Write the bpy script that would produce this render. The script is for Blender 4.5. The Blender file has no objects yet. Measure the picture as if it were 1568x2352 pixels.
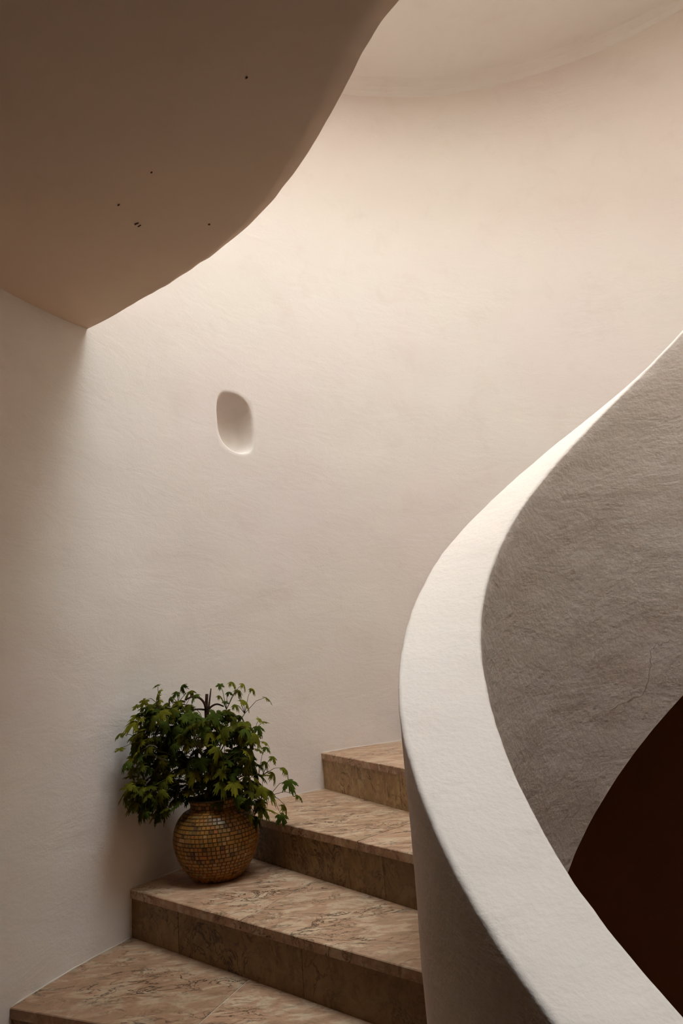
import bpy, bmesh, math, random
from mathutils import Vector, Matrix, noise

random.seed(7)
scene = bpy.context.scene
COL = scene.collection

# ------------------------------------------------------------------ camera
EYE = 1.842                                   # eye above the lower landing (floor z = 0)
FPX, PITCH, ROLL = 1656.35, 0.193052, -0.079292
cam_d = bpy.data.cameras.new('camera')
cam_d.sensor_fit = 'VERTICAL'
cam_d.sensor_height = 36.0
cam_d.lens = 36.0 * FPX / 2352.0
cam_d.clip_start = 0.02
cam = bpy.data.objects.new('camera', cam_d)
COL.objects.link(cam)
_up0 = Vector((0, -math.sin(PITCH), math.cos(PITCH)))
_fw = Vector((0, math.cos(PITCH), math.sin(PITCH)))
_rt0 = Vector((1, 0, 0))
_c, _s = math.cos(ROLL), math.sin(ROLL)
_rt = _rt0 * _c + _up0 * _s
_up = _rt0 * -_s + _up0 * _c
_m = Matrix((_rt, _up, -_fw)).transposed().to_4x4()
_m.translation = Vector((0, 0, EYE))
cam.matrix_world = _m
scene.camera = cam

# ------------------------------------------------------------------ sky and daylight
CX, CY = 1.21614, 1.74080                     # axis of the round stair
RO = 2.4632                                   # outer wall radius
SKY_X, SKY_Y, SKY_R = 0.74, 2.12, 1.16   # round rooflight
world = bpy.data.worlds.new('sky')
scene.world = world
world.use_nodes = True
_bg = world.node_tree.nodes['Background']
_bg.inputs['Color'].default_value = (0.915, 1.04, 1.105, 1)
_bg.inputs['Strength'].default_value = 18.6

def zroof(x):                                  # gently sloping roof over the stair
    return EYE + 3.50 + 0.158 * x

_pl = bpy.data.lights.new('rooflight_portal', 'AREA')
_pl.shape = 'DISK'
_pl.size = SKY_R * 2.0
DRUM = 2.1                                   # height of the unseen drum, added to even the light down the wall
_pl.cycles.is_portal = True
_po = bpy.data.objects.new('rooflight_portal', _pl)
_po.location = (SKY_X, SKY_Y, zroof(SKY_X) + DRUM + 0.02)
COL.objects.link(_po)

scene.view_settings.view_transform = 'Standard'
scene.view_settings.look = 'None'
scene.view_settings.gamma = 1.0
scene.view_settings.exposure = 0.0
scene.view_settings.use_curve_mapping = False
scene.cycles.max_bounces = 6
scene.cycles.diffuse_bounces = 5
scene.cycles.caustics_reflective = False
scene.cycles.caustics_refractive = False
scene.cycles.use_denoising = True
scene.cycles.use_adaptive_sampling = True
scene.cycles.adaptive_threshold = 0.12
scene.cycles.adaptive_min_samples = 20

# ------------------------------------------------------------------ helpers
def lerp(a, b, t):
    return a + (b - a) * t

def ray(u, v):
    a, b = u - 784.0, v - 1176.0
    x = _c * a + _s * b
    y = -_s * a + _c * b
    d = _rt0 * (x / FPX) + _fw + _up0 * (-y / FPX)
    return d

def at(u, v, Y):                               # point seen at (u, v) at plan distance Y
    d = ray(u, v)
    k = Y / d.y
    return Vector((d.x * k, d.y * k, EYE + d.z * k))

def pol(r, deg, z=0.0):
    t = math.radians(deg)
    return Vector((CX - r * math.cos(t), CY + r * math.sin(t), z))

def tag(o, label=None, cat=None, group=None, kind=None):
    if label: o['label'] = label
    if cat: o['category'] = cat
    if group: o['group'] = group
    if kind: o['kind'] = kind
    return o

def empty(name, loc=(0, 0, 0), parent=None):
    o = bpy.data.objects.new(name, None)
    o.empty_display_size = 0.1
    o.location = loc
    COL.objects.link(o)
    if parent: o.parent = parent
    return o

def mesh_obj(name, verts, faces, mat, parent=None, smooth=False, loc=None):
    me = bpy.data.meshes.new(name)
    me.from_pydata([tuple(v) for v in verts], [], faces)
    me.update()
    if smooth:
        me.polygons.foreach_set('use_smooth', [True] * len(me.polygons))
    for m in (mat if isinstance(mat, list) else [mat]):
        me.materials.append(m)
    o = bpy.data.objects.new(name, me)
    COL.objects.link(o)
    if parent: o.parent = parent
    if loc is not None: o.location = loc
    return o

def from_bm(name, bm, mat, parent=None, smooth=False):
    me = bpy.data.meshes.new(name)
    bm.normal_update()
    bm.to_mesh(me)
    bm.free()
    if smooth:
        me.polygons.foreach_set('use_smooth', [True] * len(me.polygons))
    me.materials.append(mat)
    o = bpy.data.objects.new(name, me)
    COL.objects.link(o)
    if parent: o.parent = parent
    return o

def prism(bm, poly, z0, z1):
    """closed vertical prism; z0 / z1 numbers or lists per corner"""
    n = len(poly)
    za = z0 if isinstance(z0, (list, tuple)) else [z0] * n
    zb = z1 if isinstance(z1, (list, tuple)) else [z1] * n
    lo = [bm.verts.new((p[0], p[1], za[i])) for i, p in enumerate(poly)]
    hi = [bm.verts.new((p[0], p[1], zb[i])) for i, p in enumerate(poly)]
    bm.faces.new(hi)
    bm.faces.new(lo[::-1])
    for i in range(n):
        j = (i + 1) % n
        bm.faces.new((lo[i], lo[j], hi[j], hi[i]))

def tube(bm, pts, radii, sides=6):
    pts = [Vector(p) for p in pts]
    rings = []
    for i, p in enumerate(pts):
        t = (pts[min(i + 1, len(pts) - 1)] - pts[max(i - 1, 0)]).normalized()
        a = t.orthogonal().normalized() if i == 0 else (prev - t * prev.dot(t)).normalized()
        prev = a
        b = t.cross(a)
        r = radii[i] if isinstance(radii, (list, tuple)) else radii
        rings.append([bm.verts.new(p + (a * math.cos(2 * math.pi * k / sides) + b * math.sin(2 * math.pi * k / sides)) * r) for k in range(sides)])
    for r0, r1 in zip(rings, rings[1:]):
        for k in range(sides):
            bm.faces.new((r0[k], r0[(k + 1) % sides], r1[(k + 1) % sides], r1[k]))
    bm.faces.new(rings[0][::-1])
    bm.faces.new(rings[-1])

def catmull(pts, n):
    pts = [Vector(p) for p in pts]
    P = [pts[0] * 2 - pts[1]] + pts + [pts[-1] * 2 - pts[-2]]
    out = []
    for i in range(1, len(P) - 2):
        for k in range(n):
            t = k / n
            a, b, c, d = P[i - 1], P[i], P[i + 1], P[i + 2]
            out.append(0.5 * ((2 * b) + (c - a) * t + (2 * a - 5 * b + 4 * c - d) * t * t + (3 * b - a - 3 * c + d) * t ** 3))
    out.append(pts[-1])
    return out

# ------------------------------------------------------------------ materials
def new_mat(name, rough=0.9, spec=0.2):
    m = bpy.data.materials.new(name)
    m.use_nodes = True
    nt = m.node_tree
    b = nt.nodes['Principled BSDF']
    b.inputs['Roughness'].default_value = rough
    b.inputs['Specular IOR Level'].default_value = spec
    return m, nt, b

def nd(nt, kind, **kw):
    n = nt.nodes.new(kind)
    for k, v in kw.items():
        if k in n.inputs: n.inputs[k].default_value = v
        else: setattr(n, k, v)
    return n

def ramp(nt, stops):
    r = nt.nodes.new('ShaderNodeValToRGB')
    e = r.color_ramp.elements
    while len(e) < len(stops): e.new(0.5)
    for i, (p, c) in enumerate(stops):
        e[i].position = p
        e[i].color = (*c, 1) if len(c) == 3 else c
    return r

def noise_tex(nt, vec, scale, detail=4.0, rough=0.55, dist=0.0):
    n = nt.nodes.new('ShaderNodeTexNoise')
    n.inputs['Scale'].default_value = scale
    n.inputs['Detail'].default_value = detail
    n.inputs['Roughness'].default_value = rough
    n.inputs['Distortion'].default_value = dist
    nt.links.new(vec, n.inputs['Vector'])
    return n

def plaster(name, ca, cb, rough_amt=1.0, grain=1.0, trowel=1.0, gscale=110.0):
    m, nt, b = new_mat(name, 0.92, 0.15)
    L = nt.links.new
    nt.nodes.remove(b)                          # chalky limewash: purely matt
    b = nt.nodes.new('ShaderNodeBsdfDiffuse')
    L(b.outputs['BSDF'], nt.nodes['Material Output'].inputs['Surface'])
    tc = nd(nt, 'ShaderNodeTexCoord')
    v = tc.outputs['Object']
    big = noise_tex(nt, v, 1.3, 1.0)
    r = ramp(nt, [(0.36, ca), (0.64, cb)])
    L(big.outputs['Fac'], r.inputs['Fac'])
    # faint handling stains
    st = noise_tex(nt, v, 5.0, 4.0, 0.65, 0.5)
    sr = ramp(nt, [(0.28, (0.965, 0.95, 0.94)), (0.46, (1, 1, 1))])
    L(st.outputs['Fac'], sr.inputs['Fac'])
    mx = nd(nt, 'ShaderNodeMixRGB', blend_type='MULTIPLY')
    mx.inputs['Fac'].default_value = 0.8
    L(r.outputs['Color'], mx.inputs['Color1'])
    L(sr.outputs['Color'], mx.inputs['Color2'])
    L(mx.outputs['Color'], b.inputs['Color'])
    # relief: slanted trowel strokes and sandy grain (the broad undulation is in the mesh)
    mp = nd(nt, 'ShaderNodeMapping')
    mp.inputs['Rotation'].default_value = (0.35, 0.5, 0.2)
    mp.inputs['Scale'].default_value = (3.5, 3.5, 8.0)
    L(v, mp.inputs['Vector'])
    trw = noise_tex(nt, mp.outputs['Vector'], 1.0, 5.0, 0.62, 0.35)
    gr = noise_tex(nt, v, gscale, 3.0, 0.6)
    add = nd(nt, 'ShaderNodeMath', operation='MULTIPLY_ADD')
    add.inputs[1].default_value = 0.11 * grain
    L(gr.outputs['Fac'], add.inputs[0])
    L(trw.outputs['Fac'], add.inputs[2])
    b2 = nd(nt, 'ShaderNodeBump', Strength=0.37 * trowel, Distance=0.012)
    L(add.outputs['Value'], b2.inputs['Height'])
    L(b2.outputs['Normal'], b.inputs['Normal'])
    return m

M_WALL = plaster('limewash_plaster', (0.865, 0.79, 0.71), (0.86, 0.76, 0.70))
M_ROOF = plaster('upper_ceiling_plaster', (0.86, 0.81, 0.755), (0.86, 0.795, 0.75), 0.4, 0.6, 0.4)
M_SOFF = plaster('shaded_soffit_plaster', (0.79, 0.605, 0.46), (0.78, 0.595, 0.46), 0.4, 0.6, 0.25)  # shade under the landing tinted into this plaster's colour
M_PARA = plaster('coarse_balustrade_plaster', (0.86, 0.745, 0.65), (0.855, 0.72, 0.635), 0.7, 2.8, 1.25, 55.0)
M_CAP = plaster('smooth_coping_plaster', (0.86, 0.745, 0.65), (0.855, 0.72, 0.635), 0.5, 1.0, 0.55, 80.0)
M_PATCH = plaster('mortar', (0.62, 0.53, 0.44), (0.58, 0.50, 0.42))

def well_shade():
    m, nt, b = new_mat('well_shade_brown', 0.9, 0.1)
    b.inputs['Base Color'].default_value = (0.32, 0.14, 0.055, 1)  # deep shade of the lower well put into this colour
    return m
M_WELL_SHADE = well_shade()
M_BOUNCE_CUT, _nt, _b = new_mat('bounce_cut_dark', 0.8, 0.2)  # dark colour added on the unseen wall to cut bounce light
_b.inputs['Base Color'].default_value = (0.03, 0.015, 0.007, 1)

def marble(name, base, light, vein, pink, seed):
    m, nt, b = new_mat(name, 0.42, 0.35)
    L = nt.links.new
    tc = nd(nt, 'ShaderNodeTexCoord')
    mp = nd(nt, 'ShaderNodeMapping')
    mp.inputs['Location'].default_value = (seed, seed * 0.7, seed * 1.3)
    mp.inputs['Rotation'].default_value = (0.0, 0.0, 0.9)
    mp.inputs['Scale'].default_value = (1.0, 2.3, 1.6)
    L(tc.outputs['Object'], mp.inputs['Vector'])
    v = mp.outputs['Vector']
    a = noise_tex(nt, v, 9.0, 6.0, 0.62, 0.8)
    r1 = ramp(nt, [(0.33, base), (0.48, lerp3(base, pink, 0.6)), (0.60, light), (0.72, pink)])
    L(a.outputs['Fac'], r1.inputs['Fac'])
    # dark hair veins: thin bands of distorted noise around its middle value
    vn = noise_tex(nt, v, 6.5, 6.0, 0.62, 1.3)
    r2 = ramp(nt, [(0.472, (1, 1, 1)), (0.494, (0.20, 0.16, 0.13)), (0.502, (0.20, 0.16, 0.13)), (0.524, (1, 1, 1))])
    L(vn.outputs['Fac'], r2.inputs['Fac'])
    msk = noise_tex(nt, v, 3.2, 2.0)
    r3 = ramp(nt, [(0.40, (0.12,) * 3), (0.62, (1, 1, 1))])
    L(msk.outputs['Fac'], r3.inputs['Fac'])
    mx = nd(nt, 'ShaderNodeMixRGB', blend_type='MULTIPLY')
    L(r3.outputs['Color'], mx.inputs['Fac'])
    L(r1.outputs['Color'], mx.inputs['Color1'])
    L(r2.outputs['Color'], mx.inputs['Color2'])
    # soft grey-brown clouds
    cl = noise_tex(nt, v, 17.0, 5.0, 0.7, 0.8)
    r4 = ramp(nt, [(0.32, (0.55, 0.50, 0.45)), (0.50, (1, 1, 1))])
    L(cl.outputs['Fac'], r4.inputs['Fac'])
    m2 = nd(nt, 'ShaderNodeMixRGB', blend_type='MULTIPLY')
    m2.inputs['Fac'].default_value = 0.7
    L(mx.outputs['Color'], m2.inputs['Color1'])
    L(r4.outputs['Color'], m2.inputs['Color2'])
    L(m2.outputs['Color'], b.inputs['Base Color'])
    rg = ramp(nt, [(0.3, (0.38,) * 3), (0.7, (0.58,) * 3)])
    L(cl.outputs['Fac'], rg.inputs['Fac'])
    L(rg.outputs['Color'], b.inputs['Roughness'])
    bp = nd(nt, 'ShaderNodeBump', Strength=0.12, Distance=0.004)
    L(cl.outputs['Fac'], bp.inputs['Height'])
    L(bp.outputs['Normal'], b.inputs['Normal'])
    return m

def lerp3(a, b, t):
    return tuple(lerp(a[i], b[i], t) for i in range(3))

M_TREAD = [marble('rose_marble_a', (0.40, 0.25, 0.145), (0.56, 0.41, 0.27), (0.05, 0.03, 0.02), (0.50, 0.27, 0.165), 0.0),
           marble('rose_marble_b', (0.38, 0.245, 0.14), (0.54, 0.39, 0.25), (0.05, 0.03, 0.02), (0.47, 0.26, 0.16), 3.7)]
M_TREAD.append(marble('rose_marble_shaded', (0.32, 0.195, 0.11), (0.44, 0.315, 0.20), (0.05, 0.03, 0.02), (0.40, 0.215, 0.13), 1.9))  # shaded copy: lowest tread's darkening put into the colour
M_OCHRE_LIT = marble('ochre_marble_lit', (0.40, 0.265, 0.125), (0.52, 0.37, 0.19), (0.03, 0.02, 0.01), (0.45, 0.28, 0.14), 5.3)  # ochre stone, also lightened for the light this riser catches
M_RISER = [marble('brown_marble_shaded_a', (0.21, 0.125, 0.05), (0.29, 0.18, 0.075), (0.03, 0.02, 0.01), (0.25, 0.14, 0.06), 7.1),  # yellower riser stone with the risers' shade darkened into it
           marble('brown_marble_shaded_b', (0.19, 0.115, 0.046), (0.27, 0.17, 0.07), (0.03, 0.02, 0.01), (0.23, 0.13, 0.055), 9.9)]

# ------------------------------------------------------------------ outer wall with niche
def wall_r(deg, z):
    p = pol(1.0, deg)
    q = Vector(((p.x - CX) * RO, (p.y - CY) * RO, z))
    n = noise.fractal(q * 1.1 + Vector((3, 1, 7)), 0.9, 2.1, 3) * 0.007
    n += noise.noise(q * 4.0 + Vector((9, 2, 5))) * 0.0018
    return RO + n

def build_wall():
    # niche rectangle in (deg, z)
    NT0, NT1, NZ0, NZ1 = 42.2, 49.6, EYE + 0.98, EYE + 1.40
    th = []
    t = -150.0
    while t < -2: th.append(t); t += 3.0
    t = 0.0
    while t < NT0 - 0.3: th.append(t); t += 0.8
    k = 14
    th += [lerp(NT0, NT1, i / k) for i in range(k + 1)]
    t = NT1 + 0.8
    while t < 132: th.append(t); t += 0.8
    while t < 209.0: th.append(t); t += 3.0
    zs = []
    z = -3.2
    while z < 0.4: zs.append(z); z += 0.4
    while z < NZ0 - 0.01: zs.append(z); z += 0.035
    kz = 18
    i0 = len(zs)
    zs += [lerp(NZ0, NZ1, i / kz) for i in range(kz + 1)]
    z = NZ1 + 0.035
    while z < EYE + 3.1: zs.append(z); z += 0.035
    nz_fix = len(zs)
    EXTRA = 12
    verts, faces, hall_faces = [], [], []
    nt_, nz_ = len(th), nz_fix + EXTRA
    for a in th:
        p0 = pol(RO, a)
        ztop = zroof(p0.x) + 0.06
        for j in range(nz_):
            z = zs[j] if j < nz_fix else lerp(zs[-1], ztop, (j - nz_fix + 1) / EXTRA)
            verts.append(pol(wall_r(a, z), a, z))
    ia0 = min(range(nt_), key=lambda i: abs(th[i] - NT0)); ia1 = ia0 + k
    ja0, ja1 = i0, i0 + kz
    for i in range(nt_):
        i2 = (i + 1) % nt_
        for j in range(nz_ - 1):
            if ia0 <= i < ia1 and ja0 <= j < ja1: continue
            hall = -80 < th[i] < -1 and verts[i * nz_ + j].z < EYE + 1.4  # unseen stretch made dark to keep bounce light off the risers
            (hall_faces if hall else faces).append((i * nz_ + j, i * nz_ + j + 1, i2 * nz_ + j + 1, i2 * nz_ + j))
    # loop of border vertices round the niche rectangle
    loop = [(i, ja0) for i in range(ia0, ia1)] + [(ia1, j) for j in range(ja0, ja1)] + \
           [(i, ja1) for i in range(ia1, ia0, -1)] + [(ia0, j) for j in range(ja1, ja0, -1)]
    tc, zc = 45.75, EYE + 1.190
    hw, hh = math.radians(2.55) * RO, 0.154
    def outline(phi, k):                       # rounded hand-formed oval, leaning a little
        ct, st = math.cos(phi), math.sin(phi)
        n = 3.1
        r = (abs(ct / (hw * k)) ** n + abs(st / (hh * k)) ** n) ** (-1 / n)
        s, h = r * ct, r * st
        s += -0.0055 * (h / hh)                 # lean: top to the left
        if s < 0 and h > 0: s *= 1.0
        if s > 0 and h > 0: h *= 1.0 - 0.15 * (s / hw)
        if s < 0 and h < 0: h *= 1.0 - 0.16 * (-s / hw)
        return s, h
    ring_spec = [(1.07, 0.0), (1.01, 0.004), (0.965, 0.018), (0.94, 0.05), (0.90, 0.085), (0.78, 0.112), (0.55, 0.128), (0.28, 0.134)]
    prev = [i * nz_ + j for i, j in loop]
    phis = []
    for i, j in loop:
        s = math.radians(th[i] - tc) * RO
        h = zs[j] - zc
        phis.append(math.atan2(h / (NZ1 - NZ0), s / (math.radians(NT1 - NT0) * RO)))
    rect = [(math.radians(th[i] - tc) * RO, zs[j] - zc) for i, j in loop]
    for fr in (0.25, 0.5, 0.75):                # rings between the wall grid and the niche lip
        cur = []
        for (rs, rh), phi in zip(rect, phis):
            s, h = outline(math.atan2(math.sin(phi) * (NZ1 - NZ0), math.cos(phi) * math.radians(NT1 - NT0) * RO), 1.07)
            s, h = lerp(rs, s, fr), lerp(rh, h, fr)
            a = tc + math.degrees(s / RO)
            cur.append(len(verts))
            verts.append(pol(wall_r(a, zc + h), a, zc + h))
        for q in range(len(prev)):
            q2 = (q + 1) % len(prev)
            faces.append((prev[q], cur[q], cur[q2], prev[q2]))
        prev = cur
    for kk, dep in ring_spec:
        cur = []
        for phi in phis:
            # phi is in a normalised frame; turn back to true angle
            s, h = outline(math.atan2(math.sin(phi) * (NZ1 - NZ0), math.cos(phi) * math.radians(NT1 - NT0) * RO), kk)
            a = tc + math.degrees(s / RO)
            z = zc + h - dep * 0.10
            cur.append(len(verts))
            verts.append(pol(wall_r(a, z) + dep, a, z))
        for q in range(len(prev)):
            q2 = (q + 1) % len(prev)
            faces.append((prev[q], cur[q], cur[q2], prev[q2]))
        prev = cur
    verts.append(pol(RO + 0.136, tc, zc - 0.01))
    c = len(verts) - 1
    for q in range(len(prev)):
        faces.append((prev[q], c, prev[(q + 1) % len(prev)]))
    o = mesh_obj('wall_outer', verts, faces, M_WALL, smooth=True)
    tag(o, 'curved off-white plaster stairwell wall with a small oval niche', 'wall', kind='structure')
    used = sorted({v for f in hall_faces for v in f})
    idx = {v: i for i, v in enumerate(used)}
    h = mesh_obj('wall_bounce_cut', [verts[v] for v in used], [tuple(idx[v] for v in f) for f in hall_faces], M_BOUNCE_CUT, smooth=True)
    tag(h, 'unseen wall darkened to cut bounce light in the hall below the landing', 'wall', kind='structure')
    return o
wall = build_wall()

# ------------------------------------------------------------------ roof with round rooflight
def build_roof():
    N = 180
    verts, faces = [], []
    cove = 0.11
    rings = []
    for q in range(7):                          # cove between wall and roof
        a = math.pi / 2 * q / 6
        rings.append(('c', cove * (1 - math.cos(a)), cove * (1 - math.sin(a))))
    for f in (0.12, 0.25, 0.4, 0.6, 0.8, 1.0): rings.append(('r', f, 0))
    rings += [('k', 0, 0.03), ('k', 0, DRUM), ('o', 0.4, DRUM), ('o', 1.6, DRUM), ('o', 1.6, -0.6)]
    for kind, a, b in rings:
        for i in range(N):
            t = 360.0 * i / N
            w = pol(RO + 0.014, t)
            d = Vector((CX - w.x, CY - w.y, 0)).normalized()
            hole = Vector((SKY_X, SKY_Y, 0)) - d * SKY_R
            if kind == 'c':
                p = w + d * a; z = zroof(p.x) - b
            elif kind == 'r':
                p = (w + d * cove).lerp(hole, a); z = zroof(p.x)
                if a < 1: z += noise.noise(Vector((p.x, p.y, 0)) * 1.5) * 0.008
            elif kind == 'k':
                p = hole; z = zroof(SKY_X) + b if b > .1 else zroof(p.x) + b
            else:
                p = hole - d * a; z = zroof(SKY_X) + b
            verts.append((p.x, p.y, z))
    for r in range(len(rings) - 1):
        for i in range(N):
            j = (i + 1) % N
            faces.append((r * N + i, r * N + j, (r + 1) * N + j, (r + 1) * N + i))
    o = mesh_obj('ceiling_upper', verts, faces, M_ROOF)
    tag(o, 'pale sloping plaster ceiling high above the curved wall', 'ceiling', kind='structure')
build_roof()

# ------------------------------------------------------------------ landing above (dark soffit)
Z_TREAD2 = EYE - 0.81804
H = 0.17
def ztread(k): return Z_TREAD2 + (k - 2) * H
def zsoff(y):
    d = max(0.0, 2.81 - y)
    return EYE + 1.413 - 0.07 * (1 - math.exp(-d / 0.85))

def build_landing():
    px = [(197, 758), (255, 729), (319, 692), (380, 658), (440, 620), (500, 579), (548, 541), (585, 506), (622, 468), (660, 420), (692, 377), (722, 330), (752, 278), (778, 230), (802, 184), (828, 132), (868, 66), (920, 0)]
    edge = []
    for u, v in px:
        d = ray(u, v); y = 2.5
        for _ in range(30):
            k = (zsoff(y) - EYE) / d.z; y = d.y * k
        edge.append(Vector((d.x * k, d.y * k, 0)))
    edge[0] = pol(RO + 0.015, math.degrees(math.atan2(edge[0].y - CY, CX - edge[0].x)))
    E = catmull(edge, 6)
    last = E[-1]
    a0 = math.degrees(math.atan2(last.y - CY, CX - last.x)); r0 = math.hypot(last.x - CX, last.y - CY)
    n = 60
    for i in range(1, n + 1):
        a = lerp(a0, -148, i / n)
        E.append(pol(lerp(r0, 1.05, min(1, i / 12)), a))
    verts, faces = [], []
    M = 26
    top = ztread(16)
    rows = []
    for i, e in enumerate(E):
        a = math.degrees(math.atan2(e.y - CY, CX - e.x))
        r = math.hypot(e.x - CX, e.y - CY)
        row = []
        for j in range(M + 1):
            f = j / M
            rr = lerp(r, RO + 0.03, f)
            p = pol(rr, a)
            z = zsoff(p.y) + noise.noise(Vector((p.x, p.y, 2)) * 1.6) * 0.006 * min(1, f * 4) * min(1, (1 - f) * 4)
            if j == 0:
                z += 0.004 + 0.004 * noise.noise(Vector((p.x, p.y, 9)) * 14)
            row.append(len(verts)); verts.append((p.x, p.y, z))
        rows.append(row)
    for i in range(len(rows) - 1):
        for j in range(M):
            faces.append((rows[i][j], rows[i][j + 1], rows[i + 1][j + 1], rows[i + 1][j]))
    # rounded lip, edge face and top
    prevr = [r[0] for r in rows]
    outr = [r[-1] for r in rows]
    t_in, t_out = [], []
    for i, e in enumerate(E):
        t_in.append(len(verts)); verts.append((verts[prevr[i]][0], verts[prevr[i]][1], top))
        t_out.append(len(verts)); verts.append((verts[outr[i]][0], verts[outr[i]][1], top))
    for i in range(len(E) - 1):
        faces.append((prevr[i], prevr[i + 1], t_in[i + 1], t_in[i]))
        faces.append((t_in[i], t_in[i + 1], t_out[i + 1], t_out[i]))
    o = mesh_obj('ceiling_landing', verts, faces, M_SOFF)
    me = o.data
    sm = [len(p.vertices) == 4 and abs(p.normal.z) > 0.9 for p in me.polygons]
    me.polygons.foreach_set('use_smooth', sm)
    tag(o, 'shade-tinted brown plaster underside of the landing above, with a swooping edge', 'ceiling', kind='structure')
    # little dark scuffs and chips in its paint
    m, nt, b = new_mat('exposed_render', 0.95, 0.1)
    b.inputs['Base Color'].default_value = (0.10, 0.055, 0.035, 1)
    for u, v, L, w, ang in [(272, 471, 7, 2.4, 0.6), (313, 514, 10, 3.0, 0.5), (320, 519, 8, 2.0, 0.55), (480, 515, 5, 4, 0.9), (566, 178, 5, 3, 0.8), (348, 396, 5, 2, 0.7)]:
        d = ray(u, v); y = 2.0
        for _ in range(30):
            k = (zsoff(y) - EYE) / d.z; y = d.y * k
        P = Vector((d.x * k, d.y * k, zsoff(y)))
        sc = k / FPX
        bm = bmesh.new()
        pts = []
        nn = 8
        for i in range(nn):
            t = 2 * math.pi * i / nn
            rx, ry = 0.75 * L * sc * random.uniform(0.7, 1.15), 0.4 * w * sc * random.uniform(0.6, 1.2)
            x, yy = math.cos(t) * rx, math.sin(t) * ry * 1.8
            pts.append((P.x + x * math.cos(ang) + yy * math.sin(ang), P.y - x * math.sin(ang) + yy * math.cos(ang)))
        prism(bm, pts, P.z - 0.0015, P.z + 0.006)
        from_bm('paint_chip', bm, m, o)
build_landing()

# ------------------------------------------------------------------ lower shell: floor, drum standing in for shade under the flight
def build_lower():
    bm = bmesh.new()
    poly = [pol(RO + 0.04, -150 + i * 5) for i in range(0, 31)] + [pol(0.85, 0 - i * 5) for i in range(0, 31)]
    prism(bm, poly, -0.12, 0.0)
    o = from_bm('floor', bm, M_RISER[0])
    tag(o, 'marble floor of the lower landing', 'floor', kind='structure')
    # added drum with the well's shade in its colour, well floor likewise
    verts, faces = [], []
    n = 120
    for i in range(n + 1):
        a = lerp(-148, 212, i / n)
        for z in (-3.2, -1.5, -0.05, 0.9, EYE + 0.05, EYE + 1.3):
            p = pol(1.72, a, z)
            zt = max(EYE + ZP(math.radians(a)) - 1.36, -0.05)
            verts.append((p.x, p.y, min(z, zt)))
    for i in range(n):
        for j in range(5):
            faces.append((i * 6 + j, i * 6 + j + 1, (i + 1) * 6 + j + 1, (i + 1) * 6 + j))
    o = mesh_obj('wall_well_shade', verts, faces, M_WELL_SHADE, smooth=True)
    tag(o, 'added dark wall standing in for the shade below the flight', 'wall', kind='structure')
    bm = bmesh.new()
    prism(bm, [pol(RO + 0.3, i * 10) for i in range(36)][::-1], -3.3, -3.2)
    o = from_bm('floor_well', bm, M_WELL_SHADE)
    tag(o, 'floor at the bottom of the stairwell, darkened with its shade', 'floor', kind='structure')

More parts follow.
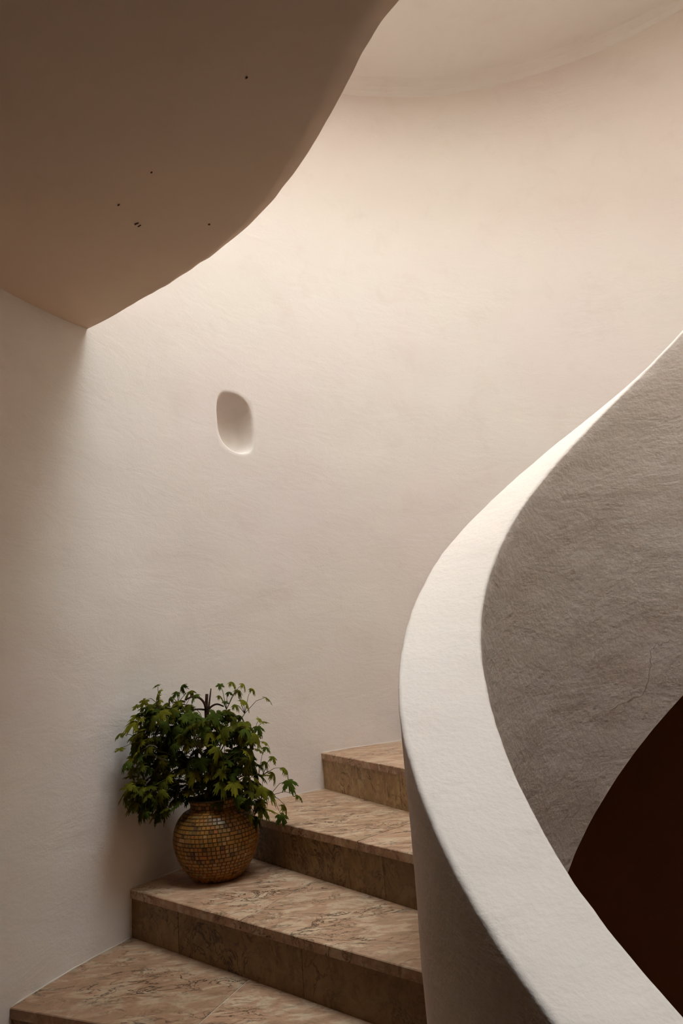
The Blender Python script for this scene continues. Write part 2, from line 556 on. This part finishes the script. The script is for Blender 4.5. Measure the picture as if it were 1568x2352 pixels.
# ------------------------------------------------------------------ balustrade
RC = [1.1156014, 0.0049219, 0.0084181, 0.0051003, -0.0133212]
ZC = [-0.1829764, 0.7291470, 0.0326845, -0.0237387, 0.0055330]
TH0, TH1 = -0.62, 1.80
def _poly(c, t): return sum(k * t ** i for i, k in enumerate(c))
def _dpoly(c, t): return sum(i * k * t ** (i - 1) for i, k in enumerate(c) if i)
def RP(t):
    return _poly(RC, min(max(t, TH0), 1.75))
def ZP(t):
    if t > TH1: return _poly(ZC, TH1) + (t - TH1) * 0.745
    if t < TH0: return _poly(ZC, TH0) + (t - TH0) * _dpoly(ZC, TH0)
    return _poly(ZC, t)
PT = 0.2171
def build_balustrade():
    verts, faces = [], []
    n = 300
    a0, a1 = math.radians(-78), math.radians(206)
    r = 0.013
    for i in range(n + 1):
        t = lerp(a0, a1, i / n)
        R, z = RP(t), EYE + ZP(t)
        zb = max(z - 1.156, -0.1)
        pr = []
        nf = 26
        for k in range(nf + 1):                                     # stair-side face upwards
            pr.append((R, lerp(max(z - 1.14, -0.1), z - r, k / nf)))
        for k in range(1, 6):
            a = math.pi / 2 * k / 5
            pr.append((R - r + r * math.cos(a), z - r + r * math.sin(a)))
        for k in range(1, 6): pr.append((lerp(R - r, R - PT + r, k / 6), z))
        for k in range(0, 6):
            a = math.pi / 2 * k / 5
            pr.append((R - PT + r - r * math.sin(a), z - r + r * math.cos(a)))
        for k in range(1, nf + 1):                                  # well-side face downwards
            pr.append((R - PT, lerp(z - r, zb, k / nf)))
        pr.append((R - PT + 0.02, zb - 0.004)) 
        pr.append((R - 0.02, zb - 0.004))
        m = len(pr)
        for q, (rr, zz) in enumerate(pr):
            p = pol(rr, math.degrees(t), zz)
            nz = noise.fractal(p * 2.3 + Vector((5, 5, 1)), 0.9, 2.1, 3) * 0.0045 + noise.noise(p * 22) * 0.0016
            edge = 0.0
            top = zz > z - r - 0.001
            p2 = pol(rr + (nz if rr > R - PT / 2 else -nz), math.degrees(t), zz + (nz * 0.7 if top else 0))
            verts.append(p2)
    for i in range(n):
        for q in range(m):
            q2 = (q + 1) % m
            faces.append((i * m + q, (i + 1) * m + q, (i + 1) * m + q2, i * m + q2))
    faces.append(tuple(range(m)))
    faces.append(tuple(n * m + q for q in range(m))[::-1])
    o = mesh_obj('balustrade', verts, faces, [M_PARA, M_CAP], smooth=True)
    o.data.polygons.foreach_set('material_index', [1 if p.normal.z > 0.8 else 0 for p in o.data.polygons])
    o.data.set_sharp_from_angle(angle=math.radians(50))
    tag(o, 'solid off-white plastered balustrade wall spiralling up round the stairwell', 'balustrade')
    # hairline crack wandering over the well side
    m, nt, b = new_mat('crack_shadow', 1.0, 0.0)
    b.inputs['Base Color'].default_value = (0.30, 0.22, 0.17, 1)
    pts = []
    for q in catmull([Vector((x, y, 0)) for x, y in [(1392, 1641), (1428, 1615), (1479, 1589), (1494, 1543), (1494, 1502), (1509, 1481), (1539, 1471), (1562, 1464)]], 6):
        d = ray(q.x + random.uniform(-3.5, 3.5), q.y + random.uniform(-3.5, 3.5))
        R = 0.9
        for _ in range(6):
            A = d.x ** 2 + d.y ** 2; B = -2 * (d.x * CX + d.y * CY); C = CX ** 2 + CY ** 2 - R * R
            k = (-B + math.sqrt(B * B - 4 * A * C)) / 2 / A
            P = Vector((d.x * k, d.y * k, EYE + d.z * k))
            t = math.atan2(P.y - CY, CX - P.x)
            nz = noise.fractal(P * 2.3 + Vector((5, 5, 1)), 0.9, 2.1, 3) * 0.0045 + noise.noise(P * 22) * 0.0016
            R = RP(t) - PT - nz
        pts.append(P)
    bm = bmesh.new()
    tube(bm, pts, [0.00045 * (1 - abs(2 * i / len(pts) - 1) ** 3) * random.uniform(0.5, 1.3) + 0.0002 for i in range(len(pts))], 6)
    from_bm('hairline_crack', bm, m, o)
    return o
bal = build_balustrade()
build_lower()

# ------------------------------------------------------------------ staircase
THO = {1: 16.94, 2: 29.97, 3: 42.35, 4: 55.08}
ALP = {1: -7.1, 2: -11.5, 3: -8.3, 4: -6.3}
def tho(k):
    if k in THO: return THO[k]
    return THO[1] + (k - 1) * 12.9 if k < 1 else THO[4] + (k - 4) * 12.2
def nosing(k):
    """plan line from the outer wall to inside the balustrade"""
    o = pol(RO + 0.03, tho(k))
    al = math.radians(ALP.get(k, -8.0))
    d = Vector((CX - o.x, CY - o.y, 0)).normalized()
    d = Vector((d.x * math.cos(al) - d.y * math.sin(al), d.x * math.sin(al) + d.y * math.cos(al), 0))
    # to radius 1.05
    rr = 1.03
    oc = Vector((o.x - CX, o.y - CY, 0))
    b = oc.dot(d); c = oc.dot(oc) - rr * rr
    disc = b * b - c
    s = -b - math.sqrt(max(disc, 0))
    return o, d, s

def build_stairs():
    st = empty('staircase', pol(1.8, 5, 0))
    tag(st, 'curved staircase of rose-brown veined marble treads and risers', 'staircase')
    inv = Matrix.Translation(-st.location)
    NOSE = 0.007
    for k in range(-3, 17):
        o1, d1, s1 = nosing(k)
        o2, d2, s2 = nosing(k + 1)
        zt = ztread(k)
        nrm = Vector((-d1.y, d1.x, 0))                     # towards the back of the tread
        if nrm.dot(o2 - o1) < 0: nrm = -nrm
        F = lambda f: o1 + d1 * (s1 * f)
        B = lambda f: o2 + d2 * (s2 * f) + nrm * 0.02
        arc = [pol(RO + 0.03, lerp(tho(k), tho(k + 1), q / 6)) for q in range(1, 6)]
        # core of masonry
        bm = bmesh.new()
        poly = [F(0) + nrm * 0.03, F(1) + nrm * 0.03, B(1), B(0)] + [a for a in arc[::-1]]
        zb = []
        for p in poly:
            t = math.atan2(p.y - CY, CX - p.x)
            if k > 8 and t < 0: t += 2 * math.pi
            zb.append(min(max(EYE + ZP(t) - 1.14, -0.1), zt - 0.17))
        prism(bm, poly, zb, zt - 0.0012)
        bmesh.ops.recalc_face_normals(bm, faces=bm.faces)
        bm.transform(inv)
        step = from_bm('step', bm, M_PATCH, st)
        # tread slabs
        cuts = {1: [0.0, 0.46, 1.0], 2: [0.0, 0.445, 1.0], 3: [0.0, 0.62, 1.0], 4: [0.0, 0.55, 1.0]}.get(k, [0.0, 0.5, 1.0])
        g = 0.0012
        for i in range(len(cuts) - 1):
            f0 = cuts[i] + (g if i else 0); f1 = cuts[i + 1] - (g if i < len(cuts) - 2 else 0)
            bm = bmesh.new()
            poly = [F(f0), F(f1), B(f1), B(f0)]
            if i == 0: poly += arc[::-1]
            prism(bm, poly, zt - 0.03, zt + (0.0 if i % 2 else 0.0004))
            bmesh.ops.recalc_face_normals(bm, faces=bm.faces)
            es = [e for e in bm.edges if all(v.co.z > zt - 0.01 and abs((v.co - o1).dot(nrm) - 0) < 0.002 + abs(v.co.z) * 0 for v in e.verts)]
            bmesh.ops.bevel(bm, geom=es, offset=0.0025, segments=1, affect='EDGES')
            bm.transform(inv)
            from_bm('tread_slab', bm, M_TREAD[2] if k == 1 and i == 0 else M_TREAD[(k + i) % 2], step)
        # thin mortar line between tread and wall
        if 0 <= k <= 4:
            bm = bmesh.new()
            pts = [pol(wall_r(lerp(tho(k), tho(k + 1), q / 14), zt) - 0.001 + random.uniform(-.0015, .0015), lerp(tho(k), tho(k + 1), q / 14), zt + random.uniform(-.001, .0012)) for q in range(15)]
            tube(bm, [p + inv.translation for p in pts], [random.uniform(.002, .0045) for _ in pts], 6)
            from_bm('mortar_joint', bm, M_PATCH, step, smooth=True)
        # riser slabs below this nosing
        rc = {2: [0.0, 0.215, 0.62, 1.0], 3: [0.0, 0.30, 0.70, 1.0], 4: [0.0, 0.5, 1.0]}.get(k, [0.0, 0.4, 1.0])
        for i in range(len(rc) - 1):
            f0 = rc[i] + (0.0008 if i else 0); f1 = rc[i + 1] - (0.0008 if i < len(rc) - 2 else 0)
            bm = bmesh.new()
            a, b_ = F(f0) + nrm * (NOSE + 0.0006 * (i % 2)), F(f1) + nrm * (NOSE + 0.0006 * (i % 2))
            poly = [a, b_, b_ + nrm * 0.022, a + nrm * 0.022]
            prism(bm, poly, zt - H - 0.005, zt - 0.0302)
            bmesh.ops.recalc_face_normals(bm, faces=bm.faces)
            bm.transform(inv)
            from_bm('riser_slab', bm, M_OCHRE_LIT if k == 4 else M_RISER[(k + i) % 2], step)
    return st
stairs = build_stairs()

# ------------------------------------------------------------------ potted plant
POT = Vector((-0.594, 3.035, Z_TREAD2))

def pot_profile():
    # (radius, height) of the outer surface
    return [(0.082, 0.0), (0.098, 0.011), (0.125, 0.042), (0.148, 0.080), (0.162, 0.122), (0.166, 0.154), (0.162, 0.186),
            (0.148, 0.219), (0.124, 0.246), (0.098, 0.259), (0.095, 0.266), (0.098, 0.286), (0.108, 0.297)]

def tile_mat(name, col, rough=0.38):
    m, nt, b = new_mat(name, rough, 0.5)
    tc = nd(nt, 'ShaderNodeTexCoord')
    n = noise_tex(nt, tc.outputs['Object'], 60, 3)
    r = ramp(nt, [(0.3, tuple(c * 0.7 for c in col)), (0.7, tuple(min(1, c * 1.2) for c in col))])
    nt.links.new(n.outputs['Fac'], r.inputs['Fac'])
    nt.links.new(r.outputs['Color'], b.inputs['Base Color'])
    return m

def build_pot(parent):
    prof = [Vector((r, 0, z)) for r, z in pot_profile()]
    P = catmull(prof, 6)
    P = [(p.x, p.z) for p in P]
    m_grout, nt, b = new_mat('pot_grout', 0.8, 0.2)
    b.inputs['Base Color'].default_value = (0.10, 0.062, 0.025, 1)
    verts, faces = [], []
    N = 64
    inner = [(0.098, 0.299), (0.090, 0.290), (0.085, 0.270), (0.085, 0.255)]
    prof2 = [(r - 0.0008, z) for r, z in P] + inner
    for r, z in prof2:
        for i in range(N):
            a = 2 * math.pi * i / N
            verts.append((r * math.cos(a), r * math.sin(a), z))
    for q in range(len(prof2) - 1):
        for i in range(N):
            j = (i + 1) % N
            faces.append((q * N + i, q * N + j, (q + 1) * N + j, (q + 1) * N + i))
    faces.append(tuple(range(N))[::-1])
    pot = mesh_obj('pot', verts, faces, m_grout, parent, smooth=True)
    tag(pot, 'round-bellied pot covered in small golden brown mosaic tiles')
    # soil
    m_soil, nt, b = new_mat('soil', 1.0, 0.05)
    b.inputs['Base Color'].default_value = (0.03, 0.018, 0.01, 1)
    bm = bmesh.new()
    bmesh.ops.create_circle(bm, cap_ends=True, segments=24, radius=0.088)
    for v in bm.verts: v.co.z = 0.280
    from_bm('soil', bm, m_soil, pot)
    # mosaic
    cols = [(0.22, 0.125, 0.028), (0.25, 0.135, 0.028), (0.19, 0.11, 0.026), (0.24, 0.105, 0.02), (0.21, 0.145, 0.05), (0.15, 0.095, 0.026), (0.29, 0.20, 0.09), (0.08, 0.045, 0.016), (0.17, 0.13, 0.04)]
    cols = [(r * 1.45, g * 1.15, b * 1.0) for r, g, b in cols]
    mats = [tile_mat('mosaic_%s' % w, c) for w, c in zip(('gold', 'amber', 'honey', 'rust', 'olive', 'umber', 'cream', 'dark', 'moss'), cols)]
    S = [0.0]
    for a, b_ in zip(P, P[1:]): S.append(S[-1] + math.hypot(b_[0] - a[0], b_[1] - a[1]))
    def on_prof(s):
        for i in range(len(S) - 1):
            if S[i + 1] >= s:
                f = (s - S[i]) / (S[i + 1] - S[i])
                r = lerp(P[i][0], P[i + 1][0], f); z = lerp(P[i][1], P[i + 1][1], f)
                t = Vector((P[i + 1][0] - P[i][0], 0, P[i + 1][1] - P[i][1])).normalized()
                return r, z, t
        return P[-1][0], P[-1][1], Vector((0, 0, 1))
    tiles = []
    s = 0.012
    rows = 0
    while s < S[-1] - 0.006:
        hh = 0.0148 * random.uniform(0.9, 1.1)
        r, z, t = on_prof(s + hh / 2)
        n = max(8, int(2 * math.pi * r / 0.0165))
        off = random.random()
        i = 0
        while i < n:
            wide = 1 if random.random() < 0.85 else 2
            if i + wide > n: wide = 1
            a0 = (i + off) / n * 2 * math.pi; a1 = (i + wide + off) / n * 2 * math.pi
            tiles.append((s, hh, a0, a1, random.randrange(len(mats)) if random.random() < 0.42 else random.randrange(3)))
            i += wide
        s += hh
        rows += 1
    camdir = Vector((-POT.x, -POT.y, 0)).normalized()
    base_me = []
    bmb = bmesh.new()
    bmesh.ops.create_cube(bmb, size=1.0)
    for v in bmb.verts:
        if v.co.z > 0: v.co.x *= 0.88; v.co.y *= 0.88
    for m in mats:
        me = bpy.data.meshes.new('tile')
        bmb.to_mesh(me); me.materials.append(m); base_me.append(me)
    info = []
    for s, hh, a0, a1, mi in tiles:
        r, z, t = on_prof(s + hh / 2)
        a = (a0 + a1) / 2
        rad = Vector((math.cos(a), math.sin(a), 0)); tan = Vector((-math.sin(a), math.cos(a), 0))
        up = rad * t.x + Vector((0, 0, 1)) * t.z
        nrm = tan.cross(up)
        if nrm.dot(rad) < 0 and abs(nrm.dot(rad)) > 0.05: nrm = -nrm
        pos = rad * r + Vector((0, 0, z))
        w = (a1 - a0) * r - 0.0022
        X = tan * w; Y = up * (hh - 0.0022); Zv = nrm * 0.0032
        tilt = Matrix.Rotation(random.gauss(0, 0.03), 3, 'X')
        mw = Matrix((X, Y, Zv)).transposed().to_4x4()
        mw.translation = pos + nrm * random.uniform(0.0, 0.0006)
        vis = nrm.dot((Vector((-POT.x, -POT.y, EYE)) - Vector((0, 0, POT.z)) - pos).normalized())
        info.append((vis, mw, mi))
    info.sort(key=lambda q: -q[0])
    for vis, mw, mi in info[:300]:
        o = bpy.data.objects.new('tile', base_me[mi])
        o.parent = pot
        o.matrix_local = mw
        COL.objects.link(o)
    # remaining tiles (sides, back) as one part
    verts, faces, mid = [], [], []
    cv = [v.co.copy() for v in bmb.verts]; bmb.verts.index_update()
    cf = [tuple(v.index for v in f.verts) for f in bmb.faces]
    for vis, mw, mi in info[300:]:
        b0 = len(verts)
        verts += [mw @ c for c in cv]
        for f in cf:
            faces.append(tuple(b0 + q for q in f)); mid.append(mi)
    bmb.free()
    o = mesh_obj('mosaic', verts, faces, mats, pot)
    o.data.polygons.foreach_set('material_index', mid)
    tag(o, 'small mosaic tiles on the sides and back of the pot', kind='stuff')
    return pot

def leaf_mesh(seed, cup):
    """lobed, toothed geranium leaf, petiole at origin, growing along +Y, top side +Z"""
    rnd = random.Random(seed)
    pts = []
    n = 84
    lobes = [(-125, 0.62), (-62, 0.86), (0, 1.05), (62, 0.86), (125, 0.62)]
    for i in range(n + 1):
        a = lerp(-162, 162, i / n)
        r = 0.31
        for la, lr in lobes:
            d = abs(a - la)
            w = 35.0
            if d < w:
                q = 1 - (d / w) ** 2.2
                r = max(r, 0.31 + (lr - 0.31) * q)
        r *= 1 + 0.13 * math.sin(i * 1.6 + seed) + rnd.uniform(-0.07, 0.07)
        pts.append((a, r))
    verts = [Vector((0, 0, 0))]
    faces = []
    def P(a, r):
        t = math.radians(a)
        x, y = math.sin(t) * r, math.cos(t) * r + 0.0
        # dome: tips droop, folds along the lobes' veins
        fold = 0.07 * r * math.cos(math.radians((a % 62) / 62 * 360))
        z = -cup * r * r + fold * 0.8 + 0.02 * math.sin(5 * x + seed)
        return Vector((x, y, z))
    for a, r in pts: verts.append(P(a, r * 0.5))
    for a, r in pts: verts.append(P(a, r))
    m = len(pts)
    for i in range(m - 1):
        faces.append((0, 1 + i + 1, 1 + i))
        faces.append((1 + i, 1 + i + 1, 1 + m + i + 1, 1 + m + i))
    me = bpy.data.meshes.new('leaf')
    me.from_pydata([tuple(v * 0.5) for v in verts], [], faces)
    me.polygons.foreach_set('use_smooth', [True] * len(me.polygons))
    return me

def leaf_mat(name, col):
    m, nt, b = new_mat(name, 0.75, 0.06)
    L = nt.links.new
    tc = nd(nt, 'ShaderNodeTexCoord')
    n = noise_tex(nt, tc.outputs['Object'], 6, 3)
    r = ramp(nt, [(0.3, tuple(c * 0.75 for c in col)), (0.7, tuple(c * 1.2 for c in col))])
    L(n.outputs['Fac'], r.inputs['Fac'])
    oi = nd(nt, 'ShaderNodeObjectInfo')
    hs = nd(nt, 'ShaderNodeHueSaturation')
    mr = nd(nt, 'ShaderNodeMapRange')
    mr.inputs['To Min'].default_value = 0.65; mr.inputs['To Max'].default_value = 1.25
    L(oi.outputs['Random'], mr.inputs['Value'])
    L(mr.outputs['Result'], hs.inputs['Value'])
    L(r.outputs['Color'], hs.inputs['Color'])
    L(hs.outputs['Color'], b.inputs['Base Color'])
    # some light passes through the thin blade
    tr = nd(nt, 'ShaderNodeBsdfTranslucent')
    L(hs.outputs['Color'], tr.inputs['Color'])
    mx = nd(nt, 'ShaderNodeMixShader')
    mx.inputs['Fac'].default_value = 0.3
    L(b.outputs['BSDF'], mx.inputs[1]); L(tr.outputs['BSDF'], mx.inputs[2])
    out = nt.nodes['Material Output']
    L(mx.outputs['Shader'], out.inputs['Surface'])
    return m

def build_plant():
    root = empty('potted_plant', POT)
    tag(root, 'leafy green geranium in a golden mosaic pot on the marble step', 'potted plant')
    build_pot(root)
    m_leaf = [leaf_mat('leaf_olive', (0.105, 0.105, 0.008)), leaf_mat('leaf_green', (0.055, 0.075, 0.007)), leaf_mat('leaf_yellow_green', (0.165, 0.150, 0.010))]
    meshes = []
    for mi, m in enumerate(m_leaf):
        for s in range(4):
            me = leaf_mesh(s * 3 + mi, [0.25, 0.5, 0.8, 1.1][s]); me.materials.append(m)
            meshes.append(me)
    m_stem, nt, b = new_mat('green_stem', 0.7, 0.2); b.inputs['Base Color'].default_value = (0.10, 0.085, 0.025, 1)
    m_wood, nt, b = new_mat('woody_stem', 0.85, 0.15); b.inputs['Base Color'].default_value = (0.055, 0.022, 0.014, 1)
    m_wire, nt, b = new_mat('pale_wire', 0.4, 0.5); b.inputs['Base Color'].default_value = (0.6, 0.52, 0.42, 1)
    O = POT
    Y0 = POT.y
    def px(cx_, cy_, dy=0.0):                       # crop reading -> world
        u, v = 250 + cx_ / 3.336, 1540 + cy_ / 3.336
        d = ray(u, v)                               # keep clear of the curved wall behind
        A = d.x ** 2 + d.y ** 2; B = -2 * (d.x * CX + d.y * CY); C = CX ** 2 + CY ** 2 - (RO - 0.055) ** 2
        ywall = d.y * (-B + math.sqrt(B * B - 4 * A * C)) / 2 / A
        return at(u, v, min(Y0 + dy, ywall - random.uniform(0.0, 0.12)))
    def inside(p, lim=RO - 0.03):
        d = Vector((p.x - CX, p.y - CY, 0))
        if d.length > lim:
            d = d.normalized() * lim
            return Vector((CX + d.x, CY + d.y, p.z))
        return p
    leaves = []                                      # (pos, size, yaw, pitch)
    outline = [(375, 108, .030), (392, 152, .030), (372, 190, .034), (275, 230, .038), (215, 268, .034), (255, 322, .040), (245, 365, .04), (100, 480, .034), (95, 595, .036), (140, 705, .042), (130, 955, .040), (210, 505, .040), (205, 1010, .046),
        (560, 112, .038), (632, 152, .046), (520, 165, .03), (660, 185, .04), (470, 205, .034), (545, 230, .05), (330, 270, .04),
        (852, 105, .030), (935, 85, .032), (1025, 98, .032), (1092, 135, .030), (985, 145, .038), (910, 165, .028), (1035, 228, .052), (842, 190, .028), (1205, 205, .044), (960, 260, .03), (885, 240, .028),
        (1150, 370, .036), (1185, 392, .03), (1140, 430, .046), (1110, 495, .044), (1190, 545, .032), (1145, 605, .044), (1195, 585, .034), (1020, 410, .045), (950, 350, .04),
        (1255, 660, .032), (1190, 695, .034), (1345, 745, .046), (1375, 845, .056), (1255, 780, .042), (1180, 800, .040), (1215, 915, .056), (1445, 955, .034), (1210, 1060, .066), (1345, 1030, .044), (1320, 1110, .05), (1140, 1000, .046), (1130, 850, .04), (1150, 720, .04),
        (820, 330, .064), (600, 440, .06), (440, 400, .05), (500, 440, .06), (830, 590, .056), (700, 680, .066), (600, 760, .054), (360, 790, .042), (930, 790, .07), (860, 760, .06), (490, 570, .05), (1000, 600, .05), (960, 860, .06), (400, 920, .046), (980, 970, .044), (1060, 990, .05), (420, 310, .05), (350, 350, .05), (300, 430, .05), (640, 330, .05), (720, 440, .05), (1010, 480, .05), (900, 450, .05)]
    for i, (x, y, s) in enumerate(outline):
        p = px(x, y, 0)
        front = i >= len(outline) - 23
        dy = random.uniform(-0.17, -0.08) if front else random.uniform(-0.09, 0.07)
        if x > 1150 and y > 600: dy = random.uniform(-0.06, 0.08)
        if x < 330: dy = random.uniform(-0.14, -0.02)
        p = px(x, y, dy)
        leaves.append((inside(p), s * 1.15, front))
    shape = [(190, 340), (320, 240), (450, 215), (610, 250), (740, 370), (880, 300), (1050, 350), (1130, 460), (1090, 640), (1140, 800), (1180, 1000), (1130, 1150), (960, 1100), (850, 1010), (570, 985), (480, 1090), (330, 1130), (170, 1020), (120, 900), (190, 600)]
    def in_poly(x, y):
        c = False
        for i in range(len(shape)):
            x1, y1 = shape[i]; x2, y2 = shape[i - 1]
            if (y1 > y) != (y2 > y) and x < (x2 - x1) * (y - y1) / (y2 - y1) + x1: c = not c
        return c
    while len(leaves) < 720:
        x, y = random.uniform(100, 1190), random.uniform(220, 1150)
        if not in_poly(x, y): continue
        dy = random.uniform(-0.16, 0.17)
        if y > 900 and abs(x - 700) < 170: dy = random.uniform(0.02, 0.16)
        if len(leaves) >= 300: dy = random.uniform(-0.10, 0.12)
        p = inside(px(x, y, dy))
        leaves.append((p, random.uniform(0.036, 0.066), False))
    # main stems
    mains = []
    for tx, ty, dy in [(380, 260, -.03), (530, 250, .0), (700, 330, .04), (900, 300, .02), (1040, 330, -.02), (1110, 500, .0), (1180, 800, .02), (1230, 960, .03), (1060, 1000, -.08), (250, 560, -.06), (200, 900, -.08), (460, 700, -.12), (700, 600, -.12), (880, 700, -.14), (600, 480, .08), (1000, 600, .09)]:
        e = inside(px(tx, ty, dy))
        b0 = POT + Vector((random.uniform(-.05, .05), random.uniform(-.05, .05), 0.275))
        mid = b0.lerp(e, 0.5) + Vector((0, 0, 0.05))
        mains.append(catmull([b0, b0.lerp(mid, 0.6) + Vector((0, 0, .02)), mid, e], 5))
    bms = [bmesh.new() for _ in mains]
    for bm, pts in zip(bms, mains):
        n = len(pts)
        tube(bm, [p - O for p in pts], [lerp(0.0045, 0.0016, i / (n - 1)) for i in range(n)], 6)
    inner = []
    for li, (p, size, front) in enumerate(leaves):
        # nearest stem point that lies lower
        best = None
        for si, pts in enumerate(mains):
            for q in pts[3:]:
                d = (q - p).length + (0.12 if q.z > p.z - 0.01 else 0.0)
                if best is None or d < best[0]: best = (d, si, q)
        d, si, q = best
        if d > 0.012:
            bend = q.lerp(p, 0.55) + Vector((0, 0, 0.12 * (p - q).length))
            tube(bms[si], [q - O, bend - O, p - O], [0.0017, 0.0012, 0.0010], 4)
        out = Vector((p.x - POT.x, p.y - POT.y, 0))
        if out.length < 0.02: out = Vector((random.uniform(-1, 1), -1, 0))
        out.normalize()
        out = (out + Vector((random.uniform(-.7, .7), random.uniform(-.9, .4), 0))).normalized()
        pit = random.uniform(-0.7, 0.05) if not front else random.uniform(-1.0, -0.45)
        if front: out = (Vector((-p.x, -p.y, 0)).normalized() + Vector((random.uniform(-.6, .6), 0, 0))).normalized()
        yv = (out * math.cos(pit) + Vector((0, 0, 1)) * math.sin(pit)).normalized()
        xv = yv.cross(Vector((0, 0, 1))).normalized()
        zv = xv.cross(yv)
        rot = Matrix((xv, yv, zv)).transposed() @ Matrix.Rotation(random.uniform(-0.5, 0.5), 3, 'Y')
        mw = (rot * (size * 1.32)).to_4x4()
        mw.translation = p - O
        me = random.choice(meshes)
        if li >= 300:
            inner.append((me, mw)); continue
        lf = bpy.data.objects.new('leaf', me)
        lf.parent = root
        lf.matrix_local = mw
        COL.objects.link(lf)
    iv, jf, im = [], [], []
    for me, mw in inner:
        b0 = len(iv)
        iv += [mw @ v.co for v in me.vertices]
        jf += [tuple(b0 + q for q in p.vertices) for p in me.polygons]
        im += [m_leaf.index(me.materials[0])] * len(me.polygons)
    fo = mesh_obj('foliage', iv, jf, m_leaf, root, smooth=True)
    fo.data.polygons.foreach_set('material_index', im)
    tag(fo, 'dense inner leaves in the shade of the plant', kind='stuff')
    for bm in bms:
        from_bm('stem', bm, m_stem, root, smooth=True)
    # woody trunk, stake and bent old stems
    def t_part(name, pts, rad, mat, n=5):
        bm = bmesh.new()
        pp = catmull(pts, n) if len(pts) > 2 else [Vector(q) for q in pts]
        tube(bm, [q - O for q in pp], rad if not isinstance(rad, tuple) else [lerp(rad[0], rad[1], i / (len(pp) - 1)) for i in range(len(pp))], 8)
        return from_bm(name, bm, mat, root, smooth=True)
    base = POT + Vector((0.0, 0.0, 0.30))
    t_part('stake', [base, px(748, 400), px(750, 180)], (0.008, 0.0062), m_wood)
    t_part('woody_stem', [px(752, 420), px(764, 290), px(782, 138)], (0.006, 0.0022), m_wood)
    t_part('woody_stem', [px(745, 330), px(735, 262, -.01), px(700, 215, -.01), px(645, 200, -.02), px(585, 225, -.03)], (0.0055, 0.0035), m_wood)
    t_part('woody_stem', [px(755, 330), px(775, 285, .0), px(825, 258, .0), px(880, 275, .01)], (0.005, 0.003), m_wood)
    t_part('woody_stem', [px(748, 302), px(690, 297, -.01), px(630, 303, -.01)], (0.004, 0.003), m_wood)
    w = t_part('wire_loop', [px(285, 588, -.15), px(310, 573, -.15), px(345, 575, -.15), px(372, 592, -.15)], 0.0014, m_wire)
    tag(w, 'thin pale wire loop')
    return root
plant = build_plant()
